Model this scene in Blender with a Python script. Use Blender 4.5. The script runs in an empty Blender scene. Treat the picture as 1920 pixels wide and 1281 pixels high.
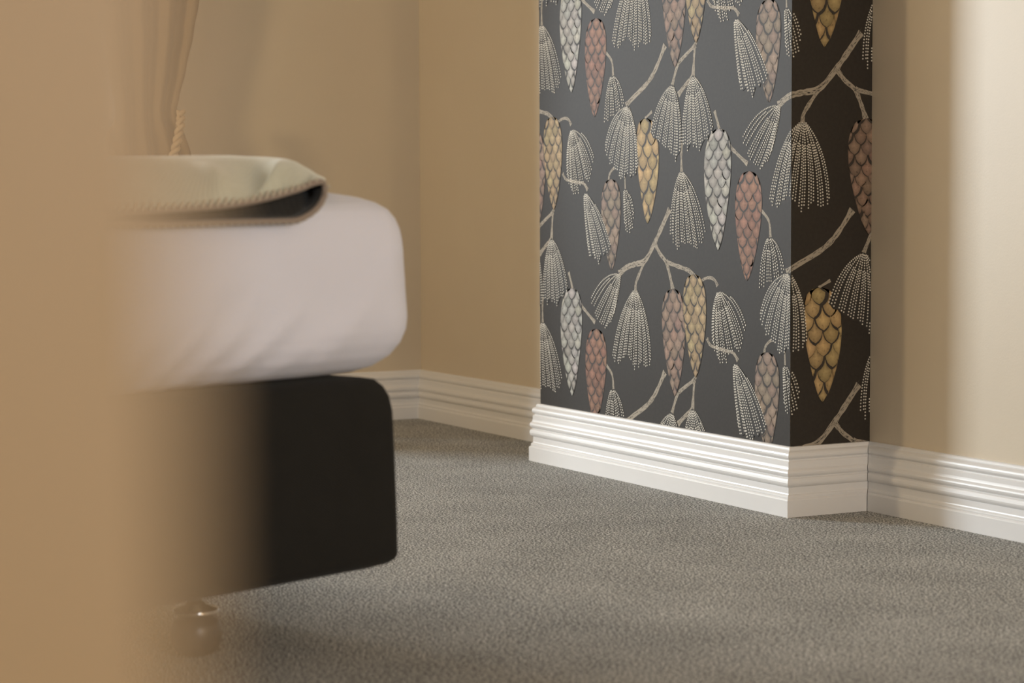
import bpy, bmesh, math, random
from mathutils import Vector, Matrix
from mathutils.noise import noise as mnoise
random.seed(7)
SC = bpy.context.scene
COL = SC.collection

# ---------------------------------------------------------------- camera
F = Vector((-0.88059212, 0.46897613, -0.06796251))
R = Vector((0.47031679, 0.88248721, -0.00429393))
U = Vector((-0.05796229, 0.03574511, 0.99767864))
cd = bpy.data.cameras.new('camera')
cam = bpy.data.objects.new('camera', cd); COL.objects.link(cam)
cam.matrix_world = Matrix(((R.x, U.x, -F.x, 3.57225), (R.y, U.y, -F.y, -2.53452), (R.z, U.z, -F.z, 0.65), (0, 0, 0, 1)))
cd.sensor_width = 36; cd.sensor_fit = 'HORIZONTAL'; cd.lens = 4079.98 / 1920 * 36
cd.clip_start = 0.02; cd.clip_end = 50
cd.dof.use_dof = True; cd.dof.focus_distance = 4.55; cd.dof.aperture_fstop = 5.0; cd.dof.aperture_blades = 0
SC.camera = cam

# ---------------------------------------------------------------- light
wd = bpy.data.worlds.new('world'); SC.world = wd; wd.use_nodes = True
wd.node_tree.nodes['Background'].inputs[0].default_value = (0.6, 0.75, 1, 1)
wd.node_tree.nodes['Background'].inputs[1].default_value = 0.0
def area(name, loc, to, sx, sy, power, col):
    l = bpy.data.lights.new(name, 'AREA'); l.shape = 'RECTANGLE'; l.size = sx; l.size_y = sy
    l.energy = power; l.color = col
    o = bpy.data.objects.new(name, l); COL.objects.link(o); o.location = loc
    o.rotation_euler = (Vector(to) - Vector(loc)).to_track_quat('-Z', 'Y').to_euler()
    return o
# daylight through an unseen bay window at left, plus added neutral and warm fill
area('daylight_bay_window', (-6.10, -4.2, 1.60), (0, -2.2, 0.6), 1.4, 1.7, 430, (0.86, 0.94, 1.0))
area('neutral_fill_right', (5.2, -1.6, 1.15), (0, -1.4, 0.75), 1.0, 1.3, 46, (0.90, 0.90, 0.90))  # no window built here; neutral fill added for the side of the bed
def point_fill(name, loc, power, rad):
    l = bpy.data.lights.new(name, 'POINT'); l.energy = power; l.shadow_soft_size = rad; l.color = (1.0, 0.735, 0.43)
    o = bpy.data.objects.new(name, l); COL.objects.link(o); o.location = loc
point_fill('warm_fill_overhead', (-0.2, -1.9, 2.3), 5, 0.18)  # weak warm fill added overhead, no fixture
point_fill('warm_fill_left', (-1.25, -2.25, 1.15), 40, 0.10)  # unseen point light added to brighten the left and back walls
point_fill('warm_fill_right', (4.9, -0.6, 1.0), 62, 0.15)  # low warm fill added out of view, reaching walls more than floor
point_fill('warm_fill_near', (4.2, -3.0, 2.3), 10, 0.12)  # added warm light for the near wall end, nothing modelled around it
vs = SC.view_settings
vs.view_transform = 'Standard'; vs.look = 'None'; vs.gamma = 1; vs.exposure = 0.18; vs.use_curve_mapping = False
SC.cycles.max_bounces = 10; SC.cycles.diffuse_bounces = 8

# ---------------------------------------------------------------- helpers
def lin(r, g, b):
    f = lambda c: (c / 255) / 12.92 if c / 255 <= 0.04045 else ((c / 255 + 0.055) / 1.055) ** 2.4
    return (f(r), f(g), f(b), 1)
class NT:
    def __init__(s, name, rough=0.6, spec=0.5):
        s.m = bpy.data.materials.new(name); s.m.use_nodes = True; s.t = s.m.node_tree
        s.b = s.t.nodes['Principled BSDF']; s.b.inputs['Roughness'].default_value = rough
        s.b.inputs['Specular IOR Level'].default_value = spec
    def n(s, typ, **kw):
        x = s.t.nodes.new(typ)
        for k, v in kw.items():
            if k in x.inputs: x.inputs[k].default_value = v
            else: setattr(x, k, v)
        return x
    def l(s, a, b): s.t.links.new(a, b)
    def coord(s, kind='Object'): return s.n('ShaderNodeTexCoord').outputs[kind]
    def noise(s, scale, detail=3, rough=0.5, vec=None):
        x = s.n('ShaderNodeTexNoise'); x.inputs['Scale'].default_value = scale
        x.inputs['Detail'].default_value = detail; x.inputs['Roughness'].default_value = rough
        s.l(vec if vec is not None else s.coord(), x.inputs['Vector']); return x
    def ramp(s, fac, stops):
        x = s.n('ShaderNodeValToRGB'); e = x.color_ramp.elements
        e[0].position, e[0].color = stops[0]; e[1].position, e[1].color = stops[-1]
        for p, c in stops[1:-1]:
            k = e.new(p); k.color = c
        s.l(fac, x.inputs[0]); return x.outputs[0]
    def bump(s, h, strength, dist=0.002):
        x = s.n('ShaderNodeBump'); x.inputs['Strength'].default_value = strength; x.inputs['Distance'].default_value = dist
        s.l(h, x.inputs['Height']); s.l(x.outputs[0], s.b.inputs['Normal']); return x
def mat_plain(name, c, rough=0.6, spec=0.5, var=0.04, scale=30, bs=0.15, metal=0):
    s = NT(name, rough, spec); nz = s.noise(scale, 4)
    lo = tuple(x * (1 - var) for x in c[:3]) + (1,); hi = tuple(min(1, x * (1 + var)) for x in c[:3]) + (1,)
    s.l(s.ramp(nz.outputs[0], [(0.3, lo), (0.7, hi)]), s.b.inputs['Base Color'])
    if bs: s.bump(nz.outputs[0], bs, 0.001)
    s.b.inputs['Metallic'].default_value = metal
    return s.m
def obj(name, me, mat=None, parent=None, kind=None, smooth=False, **props):
    if isinstance(me, bmesh.types.BMesh):
        b = me; me = bpy.data.meshes.new(name); b.to_mesh(me); b.free()
    o = bpy.data.objects.new(name, me); COL.objects.link(o)
    if mat is not None and not me.materials:
        for m in (mat if isinstance(mat, list) else [mat]): me.materials.append(m)
    if smooth:
        me.polygons.foreach_set('use_smooth', [True] * len(me.polygons))
    if parent is not None: o.parent = parent
    if kind: o['kind'] = kind
    for k, v in props.items(): o[k] = v
    return o
def empty(name, loc, rotz=0, **props):
    o = bpy.data.objects.new(name, None); COL.objects.link(o); o.location = loc; o.rotation_euler = (0, 0, rotz)
    o.empty_display_size = 0.1
    for k, v in props.items(): o[k] = v
    return o
def box_bm(lo, hi, bevel=0, seg=2):
    b = bmesh.new(); bmesh.ops.create_cube(b, size=1)
    for v in b.verts:
        v.co = Vector([(lo[i] + hi[i]) / 2 + v.co[i] * (hi[i] - lo[i]) for i in range(3)])
    if bevel: bmesh.ops.bevel(b, geom=b.edges[:], offset=bevel, segments=seg, profile=0.5, affect='EDGES')
    return b
def mesh_py(name, vs_, fs): 
    me = bpy.data.meshes.new(name); me.from_pydata(vs_, [], fs); me.update(); return me
def tube_bm(pts, rad, seg=8, bm=None, closed=False):
    bm = bm or bmesh.new(); rings = []
    n = len(pts)
    for i, p in enumerate(pts):
        p = Vector(p); a = Vector(pts[max(i - 1, 0)]); c = Vector(pts[min(i + 1, n - 1)])
        t = (c - a).normalized(); up = Vector((0, 0, 1)) if abs(t.z) < 0.9 else Vector((1, 0, 0))
        x = t.cross(up).normalized(); y = x.cross(t).normalized()
        r = rad[i] if isinstance(rad, (list, tuple)) else rad
        rings.append([bm.verts.new(p + x * r * math.cos(2 * math.pi * k / seg) + y * r * math.sin(2 * math.pi * k / seg)) for k in range(seg)])
    for a, b in zip(rings, rings[1:]):
        for k in range(seg): bm.faces.new((a[k], a[(k + 1) % seg], b[(k + 1) % seg], b[k]))
    bm.faces.new(rings[0][::-1]); bm.faces.new(rings[-1])
    return bm
def lathe_bm(prof, seg=24):
    bm = bmesh.new(); rings = []
    for r, z in prof:
        rings.append([bm.verts.new((max(r, 1e-4) * math.cos(2 * math.pi * k / seg), max(r, 1e-4) * math.sin(2 * math.pi * k / seg), z)) for k in range(seg)])
    for a, b in zip(rings, rings[1:]):
        for k in range(seg): bm.faces.new((a[k], a[(k + 1) % seg], b[(k + 1) % seg], b[k]))
    bm.faces.new(rings[0][::-1]); bm.faces.new(rings[-1])
    return bm
def interp(tab, x):
    if x <= tab[0][0]: return tab[0][1]
    for (a, fa), (b, fb) in zip(tab, tab[1:]):
        if x <= b:
            t = (x - a) / (b - a); t = t * t * (3 - 2 * t) * 0.5 + t * 0.5
            return fa + (fb - fa) * t
    return tab[-1][1]

# ---------------------------------------------------------------- materials
def wall_paint():
    s = NT('cream_wall_paint', 0.45, 0.35); nz = s.noise(3, 3)
    s.l(s.ramp(nz.outputs[0], [(0.3, (0.625, 0.540, 0.415, 1)), (0.7, (0.65, 0.565, 0.435, 1))]), s.b.inputs['Base Color'])
    s.bump(s.noise(260, 3).outputs[0], 0.12, 0.001); return s.m
def carpet():
    s = NT('grey_carpet', 0.95, 0.1); co = s.coord()
    fine = s.noise(270, 2, 0.6, co); mid = s.noise(110, 3, 0.6, co); big = s.noise(5, 4, 0.6, co)
    mx = s.n('ShaderNodeMath', operation='MULTIPLY_ADD'); s.l(fine.outputs[0], mx.inputs[0]); mx.inputs[1].default_value = 0.74
    m2 = s.n('ShaderNodeMath', operation='MULTIPLY_ADD'); s.l(mid.outputs[0], m2.inputs[0]); m2.inputs[1].default_value = 0.16
    m3 = s.n('ShaderNodeMath', operation='MULTIPLY'); s.l(big.outputs[0], m3.inputs[0]); m3.inputs[1].default_value = 0.07
    s.l(m3.outputs[0], m2.inputs[2]); s.l(m2.outputs[0], mx.inputs[2])
    s.l(s.ramp(mx.outputs[0], [(0.405, (0.03, 0.031, 0.029, 1)), (0.49, (0.27, 0.273, 0.26, 1)), (0.575, (0.85, 0.85, 0.81, 1))]), s.b.inputs['Base Color'])
    s.bump(mx.outputs[0], 1.0, 0.006)
    s.b.inputs['Sheen Weight'].default_value = 0.15
    return s.m
M_WALL = wall_paint(); M_CARPET = carpet()
M_TRIM = mat_plain('white_gloss_trim_paint', (0.77, 0.768, 0.765, 1), 0.32, 0.5, 0.01, 8, 0.05)
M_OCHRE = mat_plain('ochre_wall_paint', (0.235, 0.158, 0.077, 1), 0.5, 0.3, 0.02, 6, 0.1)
M_CEIL = mat_plain('greige_ceiling_paint', (0.48, 0.45, 0.41, 1), 0.8, 0.2, 0.01, 5, 0.05)

# ---------------------------------------------------------------- room
W, D, XD = 1.040, 0.1974, -2.1186
struct = dict(kind='structure')
def wall(name, lo, hi, label, m=M_WALL): return obj(name, box_bm(lo, hi), m, label=label, category='wall', **struct)
obj('floor', box_bm((-6.4, -5.4, -0.1), (5.5, 0.4, 0.0)), M_CARPET, label='grey flecked loop pile carpet covering the whole floor', category='floor', **struct)
obj('ceiling', box_bm((-6.4, -5.4, 2.6), (5.5, 0.4, 2.7)), M_CEIL, label='plain painted ceiling above the room', category='ceiling', **struct)
wall('wall_back', (-2.3, D, 0), (5.4, D + 0.2, 2.6), 'long cream wall behind the patterned chimney column')
wall('wall_left', (XD - 0.15, -0.58, 0), (XD, D, 2.6), 'short cream wall meeting the back wall behind the bed')
wall('wall_bay_side', (-6.4, -0.58, 0), (XD - 0.15, -0.43, 2.6), 'ochre wall along the window bay', M_OCHRE)
wall('wall_front', (-6.4, -5.4, 0), (5.4, -5.25, 2.6), 'ochre wall opposite the chimney column', M_OCHRE)
wall('wall_right', (5.3, -5.4, 0), (5.45, 0.4, 2.6), 'ochre wall behind the viewer', M_OCHRE)
for nm, lo, hi, lb in (('wall_bay_end', (-6.35, -5.4, 0), (-6.2, -4.9, 2.6), 'left of'), ('wall_bay_end', (-6.35, -3.5, 0), (-6.2, -0.43, 2.6), 'right of'),
                   ('wall_bay_end', (-6.35, -4.9, 0), (-6.2, -3.5, 0.7), 'below'), ('wall_bay_end', (-6.35, -4.9, 2.5), (-6.2, -3.5, 2.6), 'above')):
    wall(nm, lo, hi, 'cream wall ' + lb + ' the bay window')
wn = obj('window_1', box_bm((-6.30, -4.90, 0.70), (-6.26, -4.84, 2.50), 0.004), M_TRIM, label='white framed window at the end of the bay', category='window', **struct)
for lo, hi in (((-6.30, -3.56, 0.70), (-6.26, -3.50, 2.50)), ((-6.30, -4.84, 0.70), (-6.26, -3.56, 0.76)), ((-6.30, -4.84, 2.44), (-6.26, -3.56, 2.50)), ((-6.295, -4.22, 0.76), (-6.265, -4.18, 2.44))):
    obj('window_frame', box_bm(lo, hi, 0.003), M_TRIM, wn)
# near wall end that fills the left of the view, out of focus
wall('wall_near', (3.25, -5.25, 0), (3.3966, -2.4721, 2.6), 'out of focus ochre tan wall end close to the viewer at left', M_OCHRE)

# ---------------------------------------------------------------- baseboards
PROF = [(0, 0), (.0215, 0), (.0215, .0335), (.0203, .0357), (.0183, .0366), (.0174, .0378), (.0180, .0398), (.0178, .0418), (.0162, .0440), (.0143, .0450), (.0138, .0470),
        (.0135, .0592), (.0146, .0602), (.0180, .0622), (.0198, .0655), (.0203, .0690), (.0198, .0730), (.0180, .0768), (.0148, .0788), (.0148, .0804), (.0178, .0820), (.0195, .0852),
        (.0201, .0885), (.0196, .0915), (.0178, .0942), (.0158, .0960), (.0148, .0985), (.0144, .1015), (.0143, .1100), (.0132, .1116), (.0113, .1124), (.0108, .1135), (.0112, .1150),
        (.0128, .1166), (.0150, .1182), (.0159, .1208), (.0158, .1240), (.0146, .1272), (.0125, .1298), (.0098, .1318), (.0084, .1328), (.0084, .1348), (.0072, .1375), (.0062, .1392), (.0050, .1400), (0, .1402)]
def baseboard(name, p0, p1, nrm, e0, e1, label):
    """p0,p1 wall line; e = how far each end runs past per unit protrusion (+1 outer mitre, -1 inner mitre, 0 square)."""
    p0 = Vector(p0 + (0,)); p1 = Vector(p1 + (0,)); d = (p1 - p0).normalized(); n = Vector(nrm + (0,))
    bm = bmesh.new(); L, Rr = [], []
    for p, z in PROF:
        L.append(bm.verts.new(p0 - d * e0 * p + n * p + Vector((0, 0, z))))
        Rr.append(bm.verts.new(p1 + d * e1 * p + n * p + Vector((0, 0, z))))
    k = len(PROF)
    for i in range(k):
        bm.faces.new((L[i], L[(i + 1) % k], Rr[(i + 1) % k], Rr[i]))
    bm.faces.new(L[::-1]); bm.faces.new(Rr)
    bmesh.ops.recalc_face_normals(bm, faces=bm.faces)
    return obj(name, bm, M_TRIM, label=label, category='baseboard', **struct)
g = 0.0008
baseboard('baseboard_left', (XD, D), (XD, -0.58), (1, 0), -1, 0, 'moulded white baseboard on the short wall behind the bed')
baseboard('baseboard_back', (XD, D), (-W, D), (0, -1), -1, -1, 'moulded white baseboard between the room corner and the column')
baseboard('baseboard_column_left', (-W, D), (-W, 0), (-1, 0), -1, 1, 'moulded baseboard on the hidden left side of the column')
baseboard('baseboard_column_front', (-W, 0), (0, 0), (0, -1), 1, 1, 'brightly lit moulded white baseboard under the patterned column front')
baseboard('baseboard_column_right', (0, 0), (0, D), (1, 0), 1, -1.05, 'short shaded moulded baseboard on the narrow column side')
baseboard('baseboard_right', (0.0, D), (5.3, D), (0, -1), -1.05, 0, 'moulded white baseboard running right of the column')

# ---------------------------------------------------------------- column with printed wallpaper
PT = 0.0006
col = obj('wall_column', box_bm((-W + PT, PT, 0), (-PT, D, 2.6)), M_WALL, label='projecting chimney column papered with dark pine cone wallpaper', category='column', **struct)
def paper():
    s = NT('charcoal_wallpaper', 0.55, 0.13); nz = s.noise(140, 3)
    s.l(s.ramp(nz.outputs[0], [(0.3, (0.036, 0.031, 0.026, 1)), (0.7, (0.043, 0.037, 0.031, 1))]), s.b.inputs['Base Color'])
    s.bump(nz.outputs[0], 0.10, 0.0006); return s.m
def ink(name, rough=0.6, spec=0.2, speck=0.0):
    s = NT(name, rough, spec); a = s.n('ShaderNodeVertexColor'); a.layer_name = 'ink'
    if speck:
        nz = s.noise(150, 4, 0.7); r = s.ramp(nz.outputs[0], [(0.30, (0.16, 0.14, 0.12, 1)), (0.40, (0.85, 0.85, 0.85, 1)), (0.7, (1.1, 1.1, 1.1, 1))])
        mx = s.n('ShaderNodeMixRGB', blend_type='MULTIPLY'); mx.inputs[0].default_value = speck
        s.l(a.outputs[0], mx.inputs[1]); s.l(r, mx.inputs[2]); s.l(mx.outputs[0], s.b.inputs['Base Color'])
    else: s.l(a.outputs[0], s.b.inputs['Base Color'])
    return s.m
def place(u, z, lift):
    """wallpaper coordinates: u<0 on the front face, u>0 wraps onto the right side, u<-W onto the left side"""
    if u < -W: return (-W - lift, -(u + W), z)
    if u <= 0: return (u, -lift, z)
    return (lift, u, z)
ZB, ZT, UL, UR = 0.134, 2.6, -W - D, D
def clip(poly, i, v, keep_less):
    out = []; n = len(poly)
    for k in range(n):
        a, b = poly[k], poly[(k + 1) % n]
        ia = (a[i] <= v) == keep_less; ib = (b[i] <= v) == keep_less
        if ia: out.append(a)
        if ia != ib:
            t = (v - a[i]) / (b[i] - a[i]); out.append(tuple(a[j] + (b[j] - a[j]) * t for j in range(len(a))))
    return out
class Print:
    def __init__(s): s.v = []; s.f = []; s.c = []
    def poly(s, pts, lift, c):
        """pts: (u,z) or (u,z,shade) ; c base colour"""
        pts = [p if len(p) == 3 else (p[0], p[1], 1.0) for p in pts]
        if max(p[1] for p in pts) < ZB or min(p[1] for p in pts) > ZT: return
        for a, b in ((UL, -W), (-W, 0), (0, UR)):
            if max(p[0] for p in pts) <= a or min(p[0] for p in pts) >= b: continue
            q = pts
            if min(p[0] for p in q) < a: q = clip(q, 0, a, False)
            if q and max(p[0] for p in q) > b: q = clip(q, 0, b, True)
            if q and min(p[1] for p in q) < ZB: q = clip(q, 1, ZB, False)
            if q and max(p[1] for p in q) > ZT: q = clip(q, 1, ZT, True)
            if len(q) < 3: continue
            mid = (a + b) / 2; k0 = len(s.v)
            for p in q:
                uu = min(max(p[0], a + 1e-6), b - 1e-6)
                s.v.append(place(uu, p[1], lift)); s.c.append(tuple(min(1, x * p[2]) for x in c[:3]) + (1,))
            s.f.append(tuple(range(k0, k0 + len(q))))
    def build(s, name, m, parent):
        me = mesh_py(name, s.v, s.f)
        a = me.color_attributes.new('ink', 'FLOAT_COLOR', 'POINT')
        a.data.foreach_set('color', [x for c in s.c for x in c])
        return obj(name, me, m, parent)
sheet = Print()
for a, b in ((UL, -W), (-W, 0), (0, UR)): sheet.poly([(a, ZB), (b, ZB), (b, ZT), (a, ZT)], PT, (1, 1, 1))
wp = sheet.build('wallpaper', paper(), col)
wp['label'] = 'charcoal wallpaper printed with pine cones and dotted needles'
TASSELS= [[[-0.596,0.435],[[-0.701,0.272],[-0.69,0.263],[-0.669,0.26],[-0.643,0.276],[-0.619,0.273],[-0.601,0.254],[-0.564,0.265],[-0.546,0.257],[-0.528,0.272]]],[[-0.666,0.469],[[-0.799,0.406],[-0.791,0.387],[-0.784,0.369],[-0.764,0.357],[-0.735,0.34],[-0.709,0.348],[-0.69,0.373]]],[[-0.696,0.916],[[-0.732,0.813],[-0.715,0.811],[-0.689,0.826],[-0.665,0.832],[-0.642,0.843]]],[[-0.63,0.845],[[-0.732,0.757],[-0.72,0.725],[-0.684,0.705],[-0.67,0.693],[-0.657,0.672],[-0.635,0.688],[-0.614,0.686],[-0.594,0.682],[-0.584,0.711]]],[[-0.879,0.8],[[-0.905,0.693],[-0.898,0.673],[-0.87,0.639],[-0.852,0.651],[-0.82,0.683],[-0.795,0.672],[-0.783,0.701],[-0.774,0.725]]],[[-0.819,0.651],[[-0.805,0.516],[-0.796,0.498],[-0.778,0.505],[-0.764,0.485],[-0.74,0.503],[-0.718,0.512],[-0.7,0.525]]],[[-0.639,0.659],[[-0.642,0.574],[-0.638,0.564],[-0.619,0.558],[-0.604,0.577],[-0.601,0.604]]],[[-0.443,0.883],[[-0.533,0.782],[-0.519,0.771],[-0.504,0.761],[-0.469,0.745],[-0.449,0.732],[-0.43,0.719],[-0.405,0.737]]],[[-0.36,0.899],[[-0.404,0.756],[-0.385,0.737],[-0.364,0.754],[-0.337,0.737],[-0.318,0.753],[-0.304,0.761],[-0.281,0.782]]],[[-0.405,0.697],[[-0.451,0.555],[-0.438,0.545],[-0.419,0.524],[-0.397,0.539],[-0.374,0.535],[-0.359,0.532],[-0.338,0.522],[-0.322,0.544],[-0.311,0.567]]]]
CONES= [[[-0.259,0.783],[-0.262,0.529],[-0.319,0.687],[-0.216,0.686]],[[-0.769,1.049],[-0.777,0.824],[-0.822,0.948],[-0.725,0.943]],[[-0.44,0.441],[-0.431,0.207],[-0.482,0.312],[-0.386,0.318]],[[-0.356,0.475],[-0.348,0.254],[-0.396,0.364],[-0.305,0.369]],[[-0.555,0.814],[-0.544,0.582],[-0.588,0.711],[-0.493,0.71]],[[-0.703,0.681],[-0.7,0.474],[-0.747,0.603],[-0.66,0.604]]]
BRANCH= [[0.0105,[[-0.472,0.97],[-0.512,0.919],[-0.548,0.89],[-0.607,0.861],[-0.637,0.845]]],[0.008,[[-0.336,0.995],[-0.346,0.973],[-0.354,0.954],[-0.36,0.897]]],[0.008,[[-0.35,0.963],[-0.404,0.936],[-0.423,0.921],[-0.443,0.882]]],[0.0091,[[-0.36,0.897],[-0.391,0.879],[-0.419,0.86]]],[0.0067,[[-0.277,0.821],[-0.259,0.783]]],[0.0078,[[-0.237,0.768],[-0.217,0.745],[-0.193,0.73],[-0.154,0.708]]],[0.0061,[[-0.729,0.971],[-0.699,0.948],[-0.693,0.915]]],[0.0069,[[-0.404,0.757],[-0.406,0.732],[-0.405,0.695]]],[0.0116,[[-0.453,0.614],[-0.484,0.576],[-0.515,0.539],[-0.555,0.5],[-0.601,0.49],[-0.635,0.482],[-0.668,0.466]]],[0.0083,[[-0.551,0.505],[-0.578,0.471],[-0.594,0.448],[-0.596,0.431]]],[0.0094,[[-0.513,0.538],[-0.493,0.517],[-0.468,0.499],[-0.453,0.472],[-0.44,0.44]]],[0.0093,[[-0.466,0.499],[-0.427,0.492],[-0.397,0.487],[-0.374,0.482],[-0.355,0.471]]],[0.0068,[[-0.332,0.457],[-0.317,0.466],[-0.293,0.47],[-0.274,0.465],[-0.264,0.453]]],[0.0068,[[-0.304,0.341],[-0.294,0.329],[-0.278,0.324],[-0.235,0.319],[-0.205,0.316],[-0.187,0.301]]],[0.0061,[[-0.713,0.676],[-0.71,0.691],[-0.696,0.703],[-0.679,0.709]]],[0.0036,[[-0.642,0.69],[-0.64,0.659]]],[0.0047,[[-0.555,0.814],[-0.526,0.828]]]]
HX, HZ, VZ = 0.622, 0.357, 0.713
def lattice():
    for i in range(-3, 4):
        for j in range(-6, 8):
            yield i, j, i * HX, i * HZ + j * VZ
def vis(pts, du, dz):
    us = [p[0] + du for p in pts]; zs = [p[1] + dz for p in pts]
    return max(us) > UL - .02 and min(us) < UR + .02 and max(zs) > ZB and min(zs) < ZT
def lerp(a, b, t): return tuple(a[k] + (b[k] - a[k]) * t for k in range(2))
# branches
pb = Print(); C_BR = (0.36, 0.315, 0.25)
def catmull(pts, n=6):
    P = [pts[0]] + pts + [pts[-1]]; out = []
    for k in range(1, len(P) - 2):
        for m in range(n):
            t = m / n; a, b, c, d = P[k - 1], P[k], P[k + 1], P[k + 2]
            out.append(tuple(0.5 * (2 * b[q] + (c[q] - a[q]) * t + (2 * a[q] - 5 * b[q] + 4 * c[q] - d[q]) * t * t + (-a[q] + 3 * b[q] - 3 * c[q] + d[q]) * t ** 3) for q in range(2)))
    out.append(pts[-1]); return out
for bi, (w, pts) in enumerate(BRANCH):
    rs = random.Random(bi); cv = catmull([tuple(p) for p in pts]); n = len(cv); L, Rr, sp = [], [], []
    for k, p in enumerate(cv):
        a = cv[max(k - 1, 0)]; c = cv[min(k + 1, n - 1)]; dx, dz = c[0] - a[0], c[1] - a[1]; l = math.hypot(dx, dz) or 1
        nx, nz = -dz / l, dx / l; e = 2.2 * (max(0, 1 - k / 2.5) + max(0, 1 - (n - 1 - k) / 3.5)) / 2
        ww = w / 2 * (0.85 + 0.35 * rs.random() + 0.45 * e)
        L.append((p[0] + nx * ww, p[1] + nz * ww)); Rr.append((p[0] - nx * ww, p[1] - nz * ww))
        for q in range(3):
            o = rs.uniform(-.75, .75) * ww; t = rs.uniform(-.6, .6) * w; ln = w * rs.uniform(.15, .5)
            sp.append([(p[0] + nx * o + dx / l * (t + s1 * ln) + nx * s2 * w * .055, p[1] + nz * o + dz / l * (t + s1 * ln) + nz * s2 * w * .055) for s1, s2 in ((-1, 0), (0, 1), (1, 0), (0, -1))])
    for i, j, du, dz in lattice():
        if not vis(cv, du, dz): continue
        sh = lambda p: (p[0] + du, p[1] + dz)
        for k in range(n - 1): pb.poly([sh(L[k]), sh(Rr[k]), sh(Rr[k + 1]), sh(L[k + 1])], PT + .00012 + .00001 * bi, C_BR)
        for q in sp: pb.poly([sh(p) for p in q], PT + .0003, (0.07, 0.06, 0.05))
pb.build('branch_print', ink('branch_ink'), wp)
# cones
pc = Print()
CC = [(0.44, 0.42, 0.38), (0.31, 0.165, 0.11), (0.32, 0.22, 0.165), (0.45, 0.335, 0.185), (0.49, 0.35, 0.17), (0.34, 0.25, 0.185)]
CROWS = [(13, 3), (12, 3), (11, 3), (11, 3), (9, 2.4), (10, 2.6)]
for ci, (top, tip, lf, rt) in enumerate(CONES):
    rs = random.Random(50 + ci); top, tip = Vector(top), Vector(tip); ax = tip - top; Ln = ax.length; ax.normalize()
    nx = Vector((-ax.y, ax.x))                       # points to +u
    if nx.x < 0: nx = -nx
    hw = ((Vector(rt) - top).dot(nx) - (Vector(lf) - top).dot(nx)) / 2
    mid = ((Vector(rt) - top).dot(nx) + (Vector(lf) - top).dot(nx)) / 2 * 0.8
    def wid(t): return hw * (max(0, math.sin(math.pi * min(1, t ** 0.62))) ** 0.62) * (1.0 - 0.12 * t) * 1.03 if 0 < t < 1 else 0
    def at(t, o): q = top + ax * (t * Ln) + nx * (o + mid * 4 * t * (1 - t)); return (q.x, q.y)
    ts = [k / 20 for k in range(21)]
    outl = [at(t, wid(t) + .0012) for t in ts] + [at(t, -wid(t) - .0012) for t in ts[::-1]]
    rows, ncol = CROWS[ci]; cells = []
    for r in range(-1, rows + 1):
        tc = (r + 0.45) / rows; h = Ln / rows
        W0 = max(wid(min(max(tc, .12), .93)), hw * .33) * 2; nc = ncol * max(.55, (W0 / (2 * hw))); cw = W0 / nc
        kk = int(nc) + 2
        for c in range(-kk, kk + 1):
            off = (c + 0.5 * (r % 2)) * cw
            if abs(off) > wid(min(max(tc, .05), .95)) + cw * .5: continue
            jx, jy = rs.uniform(-.09, .09) * cw, rs.uniform(-.12, .12) * h
            sc = 0.915; pts = []
            lr = [((cw / 2) * (1 - t) ** .9 + cw * .10 * math.sin(math.pi * t), h * (t ** 1.15) + h * .13 * math.sin(math.pi * t)) for t in (0, .25, .5, .75, 1)]
            low = lr + [(-x, y) for x, y in lr[-2::-1]]
            up = [(x - cw / 2, y - h) for x, y in lr] [::1]
            upr = [(-x, y) for x, y in up]
            poly = low + up[-2:0:-1] + [(0, -h)] + upr[1:-1]
            poly = [((x * sc + off + jx), (y * sc + tc * Ln + jy)) for x, y in poly]
            # keep within outline: clamp offsets
            cl = []
            for x, y in poly:
                t = y / Ln
                if t < 0: t = 0.001; y = t * Ln
                if t > 1: t = 0.999; y = t * Ln
                wl = wid(t); x = max(-wl, min(wl, x)); cl.append(at(t, x))
            xs = [(p[0]) for p in cl]
            if max(xs) - min(xs) < .006: continue
            cx = sum(p[0] for p in cl) / len(cl); cz = sum(p[1] for p in cl) / len(cl)
            cells.append((cl, (cx, cz), rs.uniform(.78, 1.12), [rs.random() for _ in range(6)]))
    for i, j, du, dz in lattice():
        if not vis(outl, du, dz): continue
        rr = random.Random(ci * 97 + i * 13 + j * 7)
        base = CC[ci]; tint = rr.uniform(.92, 1.08)
        lf_ = PT + .0004 + (.0002 if ci in (0, 3) else 0) + .00001 * ci
        m = len(outl)
        for k in range(20):   # body strips
            a, b = at(ts[k], wid(ts[k]) + .0012), at(ts[k + 1], wid(ts[k + 1]) + .0012)
            c, d = at(ts[k + 1], -wid(ts[k + 1]) - .0012), at(ts[k], -wid(ts[k]) - .0012)
            pc.poly([(q[0] + du, q[1] + dz) for q in (a, b, c, d)], lf_, (0.05, 0.042, 0.036))
        for cl, cc, s, rn in cells:
            c = tuple(x * tint * (1 + .08 * (rn[k] - .5)) for k, x in enumerate(base))
            n = len(cl)
            for k in range(n):
                a, b = cl[k], cl[(k + 1) % n]
                pc.poly([(a[0] + du, a[1] + dz, s * .62), (b[0] + du, b[1] + dz, s * .62), (cc[0] + du, cc[1] + dz, s * 1.12)], lf_ + .00008, c)
pc.build('pine_cone_print', ink('cone_ink', speck=0.75), wp)
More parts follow.
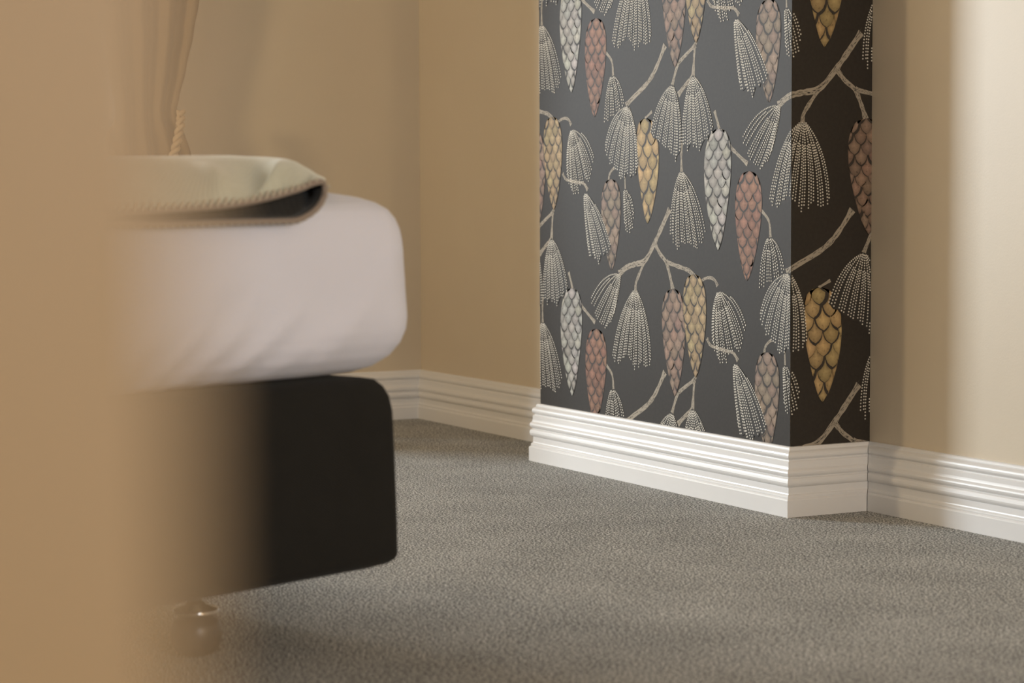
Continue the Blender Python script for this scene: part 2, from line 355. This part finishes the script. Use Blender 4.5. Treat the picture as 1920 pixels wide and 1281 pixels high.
# needle tassels: strings of dots
pn = Print()
def qb(a, b, c, t): return tuple((1 - t) ** 2 * a[k] + 2 * t * (1 - t) * b[k] + t * t * c[k] for k in range(2))
ND = 0
TD = [(8, .0040)] * 10
for ti, (apex, tips) in enumerate(TASSELS):
    rs = random.Random(200 + ti); a = Vector(apex)
    # cumulative distance along the tip line -> strings
    acc = [0]
    for p, q in zip(tips, tips[1:]): acc.append(acc[-1] + math.hypot(q[0] - p[0], (q[1] - p[1]) * .5))
    tot = acc[-1]; ns = max(8, int(tot / 0.0078)); strs = []
    cen = sum((Vector(t) for t in tips), Vector((0, 0))) / len(tips) - a
    for k in range(ns):
        kk = k // 3 * 3 + 1; f = min(max((k + (kk - k) * .18) / (ns - 1), 0), 1) * tot
        for m in range(len(acc) - 1):
            if f <= acc[m + 1] + 1e-9: break
        t = (f - acc[m]) / (acc[m + 1] - acc[m]); tip = lerp(tips[m], tips[m + 1], t)
        v = Vector(tip) - a; tip = tuple(a + v * rs.uniform(.95, 1.02))
        side = (k / (ns - 1) - .5) * 2
        # control point: leaves the apex sideways, then falls towards the tip
        ctl = a + v * .45 + (v - cen * (v.length / max(cen.length, 1e-6))) * .34 + Vector((0, .012)) * abs(side)
        root = (a.x + side * .006, a.y - .003 * abs(side))
        strs.append((root, tuple(ctl), tip))
    dots = []
    for s in strs:
        L = sum(math.hypot(*(Vector(qb(*s, (m + 1) / 8)) - Vector(qb(*s, m / 8)))) for m in range(8))
        nd = int(L / 0.0056); ph = rs.random(); skip = .30 if len(dots) and (strs.index(s) % 2) else 0
        for m in range(nd):
            t = (m + ph * .8 + .6) / nd
            if t > 1 or t < skip: continue
            p = qb(*s, t); dots.append((p[0], p[1], rs.uniform(.85, 1.1)))
    for i, j, du, dz in lattice():
        if not vis([apex] + tips, du, dz): continue
        # dark ground behind the needles so they read over cones
        if ti in (3, 5, 7, 8):
            for s, s2 in zip(strs, strs[1:]):
                for m in range(6):
                    t0, t1 = m / 6, (m + 1) / 6
                    pn.poly([(q[0] + du, q[1] + dz) for q in (qb(*s, t0), qb(*s, t1), qb(*s2, t1), qb(*s2, t0))], PT + .0008, (0.04, 0.036, 0.032))
        for x, z, s in dots:
            x += du; z += dz
            if z < ZB + .002 or z > ZT - .01 or x < UL + .002 or x > UR - .002: continue
            r = .0019
            pn.poly([(x + r * cx_, z + r * cz_) for cx_, cz_ in ((1, 0), (.5, .87), (-.5, .87), (-1, 0), (-.5, -.87), (.5, -.87))], PT + .00095, tuple(q * s for q in (0.66, 0.62, 0.54))); ND += 1
pn.build('needle_print', ink('needle_ink'), wp)

# ---------------------------------------------------------------- bed, in its own frame: s along the visible side, b back into the bed, z up
A0 = Vector((0.76638, -1.22548, 0)); SD = Vector((0.35408, -0.93521, 0)).normalized(); BN = Vector((-SD.y, SD.x, 0)) * -1   # BN points away from the viewer
if BN.x > 0: BN = -BN
def bed(s, b, z): return A0 + SD * s + BN * b + Vector((0, 0, z))
BL, BD = 1.40, 2.00
def fabric(name, c, var=.12, sc=420, bs=.5, rough=.9, sheen=.2):
    s = NT(name, rough, .2); co = s.coord(); w1 = s.n('ShaderNodeTexWave'); w1.inputs['Scale'].default_value = sc / 3; w1.bands_direction = 'Z'
    w1.inputs['Distortion'].default_value = 1.5; s.l(co, w1.inputs[0])
    w2 = s.n('ShaderNodeTexWave'); w2.inputs['Scale'].default_value = sc / 3; w2.bands_direction = 'DIAGONAL'; w2.inputs['Distortion'].default_value = 1.5; s.l(co, w2.inputs[0])
    mx = s.n('ShaderNodeMath', operation='MULTIPLY'); s.l(w1.outputs[1], mx.inputs[0]); s.l(w2.outputs[1], mx.inputs[1])
    nz = s.noise(25, 4, .6, co); ad = s.n('ShaderNodeMath', operation='MULTIPLY_ADD'); s.l(nz.outputs[0], ad.inputs[0]); ad.inputs[1].default_value = .6; s.l(mx.outputs[0], ad.inputs[2])
    lo = tuple(x * (1 - var) for x in c) + (1,); hi = tuple(min(1, x * (1 + var)) for x in c) + (1,)
    s.l(s.ramp(ad.outputs[0], [(.15, lo), (.9, hi)]), s.b.inputs['Base Color']); s.bump(ad.outputs[0], bs, .0008)
    s.b.inputs['Sheen Weight'].default_value = sheen; return s.m
M_DARK = fabric('charcoal_upholstery', (.014, .0135, .012), .25, 500, .5, .9, .05)
M_SHEET = fabric('white_cotton_sheet', (.73, .75, .87), .01, 900, .1, .85, .15)
M_WOOL = fabric('sage_wool', (.60, .62, .52), .05, 260, .5, .95, .4)
M_WOOLD = fabric('charcoal_wool_reverse', (.030, .029, .027), .1, 260, .5, .95, .2)
M_STITCH = fabric('taupe_yarn', (.30, .245, .205), .08, 600, .4, .9, .2)
M_CHROME = mat_plain('chrome', (.75, .74, .72, 1), .18, .5, .02, 20, 0, 1)
M_RUBBER = mat_plain('dark_rubber', (.035, .03, .027, 1), .35, .5, .1, 60, .1)
def to_world(bm):
    for v in bm.verts: v.co = bed(*v.co)
    bmesh.ops.recalc_face_normals(bm, faces=bm.faces); return bm
bb = empty('bed_base', bed(BL / 2, BD / 2, 0), 0, label='low charcoal upholstered bed base on castors under the white mattress', category='bed base')
bbi = Matrix.Translation(-bb.location)
def bchild(name, bm, m, par=bb, smooth=True, **k):
    o = obj(name, bm, m, par, smooth=smooth, **k); o.matrix_parent_inverse = Matrix.Translation(-par.matrix_world.translation) if par is not bb else bbi; return o
# upholstered box: rounded top edge, chamfered underside
def rrect(s0, s1, b0, b1, r, seg=6):
    out = []
    for cx_, cy_, a0 in ((s1 - r, b1 - r, 0), (s0 + r, b1 - r, 90), (s0 + r, b0 + r, 180), (s1 - r, b0 + r, 270)):
        for k in range(seg + 1):
            a = math.radians(a0 + 90 * k / seg); out.append((cx_ + r * math.cos(a), cy_ + r * math.sin(a)))
    return out
def rings_bm(prof, s0, s1, b0, b1, rad, seg=6, dens=0, fn=None):
    bm = bmesh.new(); rings = []
    for ins, z in prof:
        r = max(.008, rad - ins * .5); loop = rrect(s0 + ins, s1 - ins, b0 + ins, b1 - ins, r, seg)
        if dens:
            dl = []
            for k, p in enumerate(loop):
                q = loop[(k + 1) % len(loop)]; n = dens if (k % (seg + 1)) == seg else 1
                for m in range(n): dl.append((p[0] + (q[0] - p[0]) * m / n, p[1] + (q[1] - p[1]) * m / n))
            loop = dl
        rings.append([bm.verts.new((fn(s, b, z, ins) if fn else (s, b, z))) for s, b in loop])
    n = len(rings[0])
    for a, b in zip(rings, rings[1:]):
        for k in range(n): bm.faces.new((a[k], a[(k + 1) % n], b[(k + 1) % n], b[k]))
    bm.faces.new(rings[0][::-1]); bm.faces.new(rings[-1])
    return bm
bp_ = [(.10, .108), (.045, .112), (.034, .114), (.012, .121), (.003, .127), (0, .135), (.001, .20), (.003, .28), (.005, .34), (.009, .362), (.016, .376), (.026, .386), (.04, .389), (.07, .3905), (.4, .391)]
bchild('upholstered_box', to_world(rings_bm(bp_, -.010, BL, 0, BD, .02, 5, 20)), M_DARK)
for s_, b_ in ((.225, .18), (BL - .225, .18), (.225, BD - .18), (BL - .225, BD - .18)):
    c = bed(s_, b_, 0)
    leg = lathe_bm([(.0, .055), (.012, .056), (.030, .060), (.034, .064), (.030, .068), (.014, .074), (.010, .080), (.010, .100), (.026, .104), (.026, .110), (0, .112)], 24)
    bmesh.ops.translate(leg, verts=leg.verts, vec=c); leg = bchild('leg', leg, M_CHROME, bb)
    w = lathe_bm([(.0, .0), (.018, .0005), (.029, .006), (.034, .016), (.036, .028), (.035, .042), (.031, .052), (.018, .060), (0, .062)], 28)
    bmesh.ops.translate(w, verts=w.verts, vec=c); o = obj('ball_foot', w, M_RUBBER, leg, smooth=True); o.matrix_parent_inverse = bbi; o['label'] = 'dark rounded foot under the chrome collar'
    o.matrix_parent_inverse = Matrix.Identity(4)

# mattress in a white sheet
MP = [(.16, .3945), (.10, .3948), (.066, .396), (.040, .405), (.020, .420), (.008, .438), (.002, .457), (0, .475), (0, .49), (.0005, .51), (.001, .53), (.0025, .55), (.004, .57), (.006, .585), (.009, .60), (.014, .615), (.022, .628), (.036, .638), (.056, .6455), (.08, .651), (.11, .657), (.15, .6625), (.20, .666), (.28, .669), (.4, .671)]
FOLDS = [(.60, .40, .30, .55, .02, .006), (.33, .40, .20, .50, .011, .007), (.40, .395, .27, .52, .012, .008), (.45, .40, .36, .50, .010, .009), (.25, .40, .14, .47, .013, .005), (.16, .42, -.02, .60, .022, .006), (.50, .40, .46, .52, .014, .008), (.43, .39, .30, .43, .007, .006), (.48, .39, .40, .415, .008, .010)]
def msh(s, b, z, ins):
    o = 0
    if b < .05 and z < .64:
        for s1, z1, s2, z2, w, amp in FOLDS:
            dx, dz = s2 - s1, z2 - z1; L2 = dx * dx + dz * dz; t = ((s - s1) * dx + (z - z1) * dz) / L2
            tc = min(1, max(0, t)); d = math.hypot(s - s1 - dx * tc, z - z1 - dz * tc)
            o += amp * math.exp(-(d / w) ** 2) * (1 - .7 * tc)
        o += .0035 * mnoise(Vector((s * 9, z * 14, 1))) + .0012 * mnoise(Vector((s * 30 + z * 30, z * 22 - s * 14, 4))) * max(0, (.52 - z) / .13)
    cr = .003 * mnoise(Vector((s * 5, b * 5, 9))) if z > .64 else 0
    sag = 0
    return (s, b - o, z + cr + sag)
MF = []
for (i0, z0), (i1, z1) in zip(MP, MP[1:]):
    nn = 3 if z1 < .66 else 1
    MF += [(i0 + (i1 - i0) * q / nn, z0 + (z1 - z0) * q / nn) for q in range(nn)]
MF.append(MP[-1])
mt = rings_bm(MF, -.045, BL + .0186, -.0186, BD + .0186, .075, 10, 110, msh)
mo = obj('mattress', to_world(mt), M_SHEET, smooth=True, label='thick soft mattress in a white sheet on the charcoal bed base', category='mattress')

# ---------------------------------------------------------------- folded wool throw
LOW = [(1.25, .613), (.70, .613), (.513, .6131), (.4285, .6126), (.3212, .6139), (.25, .6142), (.2171, .6158), (.1876, .6279), (.1720, .6430)]
TOPE = [(.1680, .6560), (.1715, .6662), (.192, .6640), (.2165, .6566), (.2741, .6448), (.3391, .6361), (.4282, .6314), (.5131, .6288), (.70, .628), (1.25, .628)]
EDGE = LOW + TOPE
def resample(pts, step):
    out = [Vector(pts[0])]; acc = 0; cv = catmull([tuple(p) for p in pts], 12)
    last = Vector(cv[0])
    for p in cv[1:]:
        p = Vector(p); d = (p - last).length
        while acc + d >= step:
            t = (step - acc) / d; last = last + (p - last) * t; out.append(last.copy()); d = (p - last).length; acc = 0
        acc += d; last = p
    return out
EC = resample(EDGE, .006)
kf = min(range(len(EC)), key=lambda k: (EC[k] - Vector((.1680, .6560))).length)
def mtop(b):   # mattress top height at distance b behind the side
    return interp([(z_, h) for z_, h in ((-.0186, .475), (-.010, .60), (-.002, .62), (.018, .638), (.037, .6455), (.06, .651), (.09, .657), (.13, .6625), (.18, .666), (.26, .669), (.5, .671))], b)
BQ = [-.030, -.026, -.020, -.010, .002, .016, .032, .05, .07, .095, .125, .16, .20, .26, .34, .44, .56]
def thr(k, b):
    """surface point of the throw: k index along the edge loop, b distance back"""
    e = EC[k]; f = min(1, max(0, (b + .03) / .16)); f = f * f * (3 - 2 * f)
    if k <= kf:      # lower layer hugs the mattress
        base = max(e.y, mtop(b) + .008)
        x = max(0, (k - kf + 12) / 12)
        s = e.x - .115 * f
        z = base + (.006 * x * f)
        if b < .0: z = e.y + (base - e.y) * 0.3
        return (s, b, z)
    g_ = min(1, max(0, (b + .03) / .13))
    s = e.x - .115 * g_ * (1 if e.x < .3 else math.exp(-(e.x - .3) / .4))
    wz = .13 + .10 * min(1, max(0, (e.x - .17) / .08)); gz = min(1, (b + .03) / wz); f = 1 - (1 - gz) ** 2.3
    if e.x < .2: f = max(f, math.sin(g_ * math.pi / 2) ** .8)
    crest = interp([(.044, .668), (.060, .677), (.0785, .690), (.095, .699), (.112, .704), (.154, .706), (.31, .7036), (.41, .6957), (.6, .690), (1.3, .69)], e.x - .115)
    z = e.y + (crest - e.y) * f
    env = math.sin(math.pi * min(1, g_)) 
    z += .012 * math.exp(-((s - .215 + (b - .03) * 1.3) / .018) ** 2) * env
    z -= .013 * math.exp(-((s - .265 + (b - .03) * 1.0) / .024) ** 2) * env
    z += .009 * math.exp(-((s - .320 + (b - .03) * .6) / .02) ** 2) * env
    z -= .012 * math.exp(-((s - .40 + (b - .03) * .3) / .05) ** 2) * env
    z -= .009 * math.exp(-((s - .150 + (b - .03) * 1.0) / .016) ** 2) * env
    if b > .2: z -= (b - .2) * .03
    wb = min(1, max(0, (e.x - .19) / .12)); bo = b - .008 * env - .010 * wb * math.sin(math.pi * g_ ** .6)
    return (s, bo, z)
bm = bmesh.new(); G = [[bm.verts.new(bed(*thr(k, b))) for b in BQ] for k in range(len(EC))]
for k in range(len(EC) - 1):
    for q in range(len(BQ) - 1): bm.faces.new((G[k][q], G[k][q + 1], G[k + 1][q + 1], G[k + 1][q]))
bmesh.ops.recalc_face_normals(bm, faces=bm.faces)
# make sure normals point to the outside (up on the upper layer)
bm.faces.ensure_lookup_table()
if G[-2][-3].link_faces[0].normal.z < 0: bmesh.ops.reverse_faces(bm, faces=bm.faces)
th = obj('throw_blanket', bm, [M_WOOL, M_WOOLD, M_STITCH], smooth=True, label='folded sage green wool throw lying along the edge of the white mattress', category='blanket')
so = th.modifiers.new('thick', 'SOLIDIFY'); so.thickness = .005; so.offset = -1; so.material_offset = 1; so.material_offset_rim = 2
sb = th.modifiers.new('sub', 'SUBSURF'); sb.levels = 1; sb.render_levels = 1
# thick yarn hem and blanket stitches along the loop edge
hem = [bed(*thr(k, BQ[0])) for k in range(len(EC))]
obj('hem', tube_bm(hem, .0042, 8), M_STITCH, th, smooth=True, label='taupe yarn hem of the throw')
M_STITCH2 = fabric('pale_yarn', (.52, .47, .38), .08, 600, .4, .9, .2)
st = tube_bm([(0, 0, -.001), (0, 0, .003), (0, 0, .012), (0, 0, .015)], [.001, .0023, .0023, .001], 6)
stm = bpy.data.meshes.new('stitch'); st.to_mesh(stm); st.free(); stm.materials.append(M_STITCH2)
acc = 0
for k in range(1, len(EC) - 1):
    acc += (EC[k] - EC[k - 1]).length
    if acc < .0095 or EC[k].x > .75: continue
    acc = 0
    p0 = bed(*thr(k, BQ[0])); p1 = bed(*thr(k, BQ[3])); t = bed(*thr(k + 1, BQ[1])) - bed(*thr(k - 1, BQ[1]))
    d = (p1 - p0).normalized()
    nrm = t.cross(d).normalized(); out = -BN if True else nrm
    if nrm.dot(-BN) < 0: nrm = -nrm
    if k > kf + 4: 
        if nrm.z < 0: nrm = -nrm
    else:
        if nrm.z > 0: nrm = -nrm
    o = obj('stitch', stm, None, th); o.matrix_local = Matrix.Translation(p0 + nrm * .0024 + -BN * .003) @ d.to_track_quat('Z', 'Y').to_matrix().to_4x4()

# ---------------------------------------------------------------- curtain with rope tieback
M_CURT = fabric('tan_curtain_cloth', (.29, .215, .135), .05, 300, .3, .85, .1)
M_ROPE = fabric('gold_rope_yarn', (.62, .47, .30), .08, 500, .3, .7, .2)
YR = [(.02, -.50), (.4, -.505), (.6, -.515), (.757, -.538), (.786, -.547), (.82, -.559), (.850, -.573), (.875, -.577), (.913, -.567), (.984, -.548), (1.084, -.525), (1.17, -.508), (1.35, -.475), (1.7, -.43), (2.32, -.38)]
YL = [(.02, -.80), (.5, -.78), (.8, -.75), (.87, -.74), (1.0, -.76), (1.3, -.80), (2.32, -.95)]
DX = [(.02, .035), (.7, .024), (.87, .014), (1.0, .018), (2.32, .03)]
bm = bmesh.new(); rows = []; NZ, NY = 120, 90
for a in range(NZ + 1):
    z = .02 + 2.30 * a / NZ; row = []
    yr, yl, dx = interp(YR, z), interp(YL, z), interp(DX, z)
    for c in range(NY + 1):
        t = c / NY; y = yr + (yl - yr) * t
        x = -2.015 + dx * math.sin(t * 2 * math.pi * 3.4 + 1.2 + .25 * math.sin(z * 3)) * min(1, t * 6 + .35) + .006 * mnoise(Vector((y * 8, z * 3, 0)))
        row.append(bm.verts.new((x, y, z)))
    rows.append(row)
for a in range(NZ):
    for c in range(NY): bm.faces.new((rows[a][c], rows[a][c + 1], rows[a + 1][c + 1], rows[a + 1][c]))
bmesh.ops.recalc_face_normals(bm, faces=bm.faces)
cu = empty('curtain', (-2.015, -.7, 0), 0, label='tan curtain gathered by a rope tieback at the bay behind the bed', category='curtain')
ci_ = Matrix.Translation((2.015, .7, 0))
def cchild(name, bm, m, **k):
    o = obj(name, bm, m, cu, smooth=True, **k); o.matrix_parent_inverse = ci_; return o
cl = cchild('curtain_cloth', bm, M_CURT)
sm = cl.modifiers.new('thick', 'SOLIDIFY'); sm.thickness = .003; sm.offset = 0
# rope: two twisted strands sagging round the front of the cloth, up to a hook on the wall end
path = [(-1.965, -.579, .872), (-1.945, -.590, .835), (-1.94, -.603, .79), (-1.94, -.618, .745), (-1.945, -.64, .70), (-1.95, -.68, .672), (-1.955, -.72, .675), (-1.965, -.76, .70), (-1.99, -.782, .74), (-2.03, -.785, .78), (-2.065, -.76, .82), (-2.08, -.70, .86), (-2.08, -.62, .88), (-2.08, -.585, .885)]
path = [(x, -.58 + (y + .58) * .88, z) for x, y, z in path]
def c3(pts, n=8):
    P = [pts[0]] + pts + [pts[-1]]; out = []
    for k in range(1, len(P) - 2):
        for m in range(n):
            t = m / n; a, b, c, d = (Vector(P[k + q]) for q in (-1, 0, 1, 2))
            out.append(.5 * (2 * b + (c - a) * t + (2 * a - 5 * b + 4 * c - d) * t * t + (-a + 3 * b - 3 * c + d) * t ** 3))
    return out + [Vector(pts[-1])]
pp = c3(path, 14)
for ph in (0, math.pi):
    pts = []; L = 0
    for k, p in enumerate(pp):
        if k: L += (p - pp[k - 1]).length
        t = (pp[min(k + 1, len(pp) - 1)] - pp[max(k - 1, 0)]).normalized(); u_ = t.cross(Vector((1, 0, .1))).normalized(); v_ = t.cross(u_)
        a = L / .042 * 2 * math.pi + ph; pts.append(p + (u_ * math.cos(a) + v_ * math.sin(a)) * .0065)
    cchild('rope_strand', tube_bm(pts, .0068, 8), M_ROPE, label='twisted gold strand of the tieback')
rod = tube_bm([(-2.015, -.62, 2.36), (-2.015, -4.4, 2.36)], .014, 12)
obj('curtain_rod', rod, M_CHROME, smooth=True, label='metal curtain rod across the bay opening', category='curtain rod')
